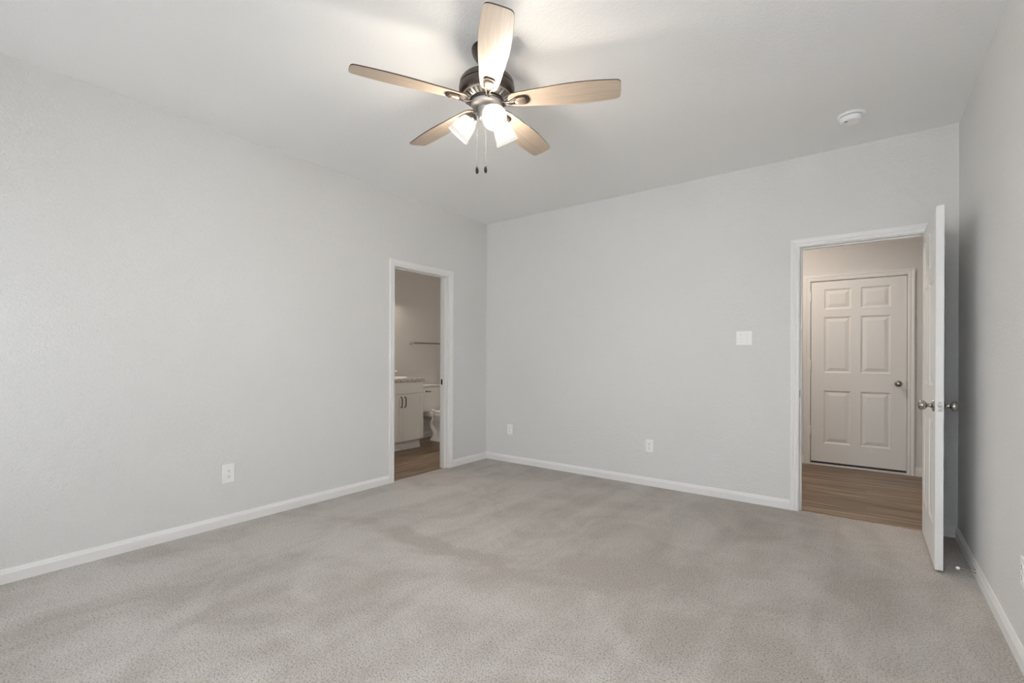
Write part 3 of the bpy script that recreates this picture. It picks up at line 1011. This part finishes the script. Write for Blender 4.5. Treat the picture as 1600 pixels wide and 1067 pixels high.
for sy in (-1, 1):
    bm = lathebm([(0, .012), (.019, .012), (.016, .022), (.013, .048), (.016, .056), (.012, .062), (0, .063)], 24, Matrix.Translation((0, sy * .052, 0)))
    tube(bm, [(0, sy * .052, .054), (-.004, sy * .075, .060), (-.006, sy * .105, .068)], [.007, .006, .007], 10)
    obj('faucet_handle', bm, M_chrome, fc, smooth=True)

# towel bar
tb = empty('towel_bar', (BX, 4.565, 1.385))
tag(tb, 'chrome towel bar on the bathroom wall above the toilet', 'towel bar')
for y in (0, .61):
    bm = lathebm([(0, 0), (.026, 0), (.026, .005), (.018, .010), (.010, .014), (.009, .052), (.0145, .056), (.0155, .066), (.0145, .077), (.008, .081), (0, .082)], 28, Matrix.Translation((0, y, 0)) @ Matrix.Rotation(R(90), 4, 'Y'))
    obj('wall_post', bm, M_chrome, tb, smooth=True)
bm = bmesh.new()
tube(bm, [(.066, .0, 0), (.066, .61, 0)], .0095, 14)
obj('rail', bm, M_bronze_l, tb, smooth=True)

# toilet, its back to the far wall, facing +x
TY = 4.840
to = empty('toilet', (BX + .34, TY, FL))
tag(to, 'white two piece toilet beside the vanity', 'toilet')
def T(x, y, z): return (x - (BX + .34), y, z)
def loft(bm, sections, n=28):
    """sections: (z, cx, rx_front, rx_back, ry, power)"""
    rings = []
    for z, cx, rf, rb, ry, pw in sections:
        ring = []
        for i in range(n):
            a = 2 * PI * i / n
            c_, s_ = math.cos(a), math.sin(a)
            rx = rf if c_ > 0 else rb
            x = cx + rx * math.copysign(abs(c_) ** pw, c_)
            y = ry * math.copysign(abs(s_) ** pw, s_)
            ring.append(bm.verts.new((x - (BX + .34), y, z)))
        rings.append(ring)
    for a, b_ in zip(rings, rings[1:]):
        for i in range(n): bm.faces.new((a[i], a[(i + 1) % n], b_[(i + 1) % n], b_[i]))
    bm.faces.new(rings[0]); bm.faces.new(rings[-1])
bm = bmesh.new()
loft(bm, [(0, -4.86, .21, .20, .118, .55), (.020, -4.86, .21, .20, .118, .55), (.032, -4.86, .20, .19, .108, .6), (.07, -4.86, .185, .18, .090, .7), (.14, -4.85, .17, .185, .086, .8), (.20, -4.84, .18, .19, .100, .85),
          (.26, -4.80, .22, .20, .135, .9), (.32, -4.77, .25, .22, .165, .9), (.37, -4.75, .27, .24, .180, .9), (.388, -4.75, .275, .245, .183, .9), (.395, -4.75, .270, .24, .178, .9)])
# rear deck carrying the tank
box(bm, *[v for v in (-.34 + .02, -.02, -.10, .10, .33, .405)], bev=.015)
bw = obj('bowl', bm, M_porc, to, smooth=True, ang=60)
# curled trapway relief on both sides
for s in (-1, 1):
    bm = bmesh.new()
    pts = []
    for x, z, yy in ((-4.70, .235, .098), (-4.76, .285, .112), (-4.84, .315, .118), (-4.93, .305, .112), (-4.985, .250, .100), (-4.985, .185, .094), (-4.945, .135, .090), (-4.935, .085, .090), (-4.955, .030, .100)):
        pts.append((x - (BX + .34), s * yy * .88, z))
    # smooth the path
    q = []
    for i in range(len(pts) - 1):
        for t in (0, .34, .67):
            P0 = Vector(pts[max(i - 1, 0)]); P1 = Vector(pts[i]); P2 = Vector(pts[i + 1]); P3 = Vector(pts[min(i + 2, len(pts) - 1)])
            q.append(.5 * ((2 * P1) + (-P0 + P2) * t + (2 * P0 - 5 * P1 + 4 * P2 - P3) * t * t + (-P0 + 3 * P1 - 3 * P2 + P3) * t ** 3))
    q.append(Vector(pts[-1]))
    rings = []
    for i, p in enumerate(q):
        t = (q[min(i + 1, len(q) - 1)] - q[max(i - 1, 0)]).normalized()
        side = Vector((0, 1, 0)); nn = t.cross(side).normalized()
        rings.append([bm.verts.new(p + nn * .040 * math.cos(2 * PI * k / 14) + side * .026 * math.sin(2 * PI * k / 14)) for k in range(14)])
    for a, b_ in zip(rings, rings[1:]):
        for i in range(14): bm.faces.new((a[i], a[(i + 1) % 14], b_[(i + 1) % 14], b_[i]))
    bm.faces.new(rings[0]); bm.faces.new(rings[-1])
    obj('trapway', bm, M_porc, bw, smooth=True, ang=60)
bm = bmesh.new()
box(bm, -.335, -.125, -.225, .225, .405, .762, bev=.022, seg=3)
tk = obj('tank', bm, M_porc, to, smooth=True, ang=50)
obj('tank_lid', boxbm(-.338, -.115, -.235, .235, .762, .798, bev=.010, seg=3), M_porc, tk, smooth=True, ang=50)
bm = lathebm([(0, 0), (.012, 0), (.012, .006), (.006, .012), (0, .014)], 18, Matrix.Translation((-.125, -.165, .705)) @ Matrix.Rotation(R(90), 4, 'Y'))
tube(bm, [(-.112, -.165, .705), (-.106, -.140, .702), (-.104, -.095, .698)], [.006, .006, .007], 10)
lv = obj('flush_lever', bm, M_darkchrome, tk, smooth=True)
bm = bmesh.new()
loft(bm, [(.397, -4.75, .275, .235, .185, .9), (.412, -4.75, .278, .235, .187, .9), (.418, -4.75, .272, .232, .182, .9)])
obj('seat', bm, M_porc, to, smooth=True, ang=50)
bm = bmesh.new()
loft(bm, [(.420, -4.75, .276, .235, .186, .9), (.434, -4.75, .276, .235, .186, .9), (.441, -4.75, .262, .225, .176, .9)])
obj('seat_lid', bm, M_porc, to, smooth=True, ang=50)
for s in (-1, 1):
    obj('seat_hinge', boxbm(-.10, -.055, s * .075 - .02, s * .075 + .02, .405, .450, bev=.008), M_porc, to, smooth=True)
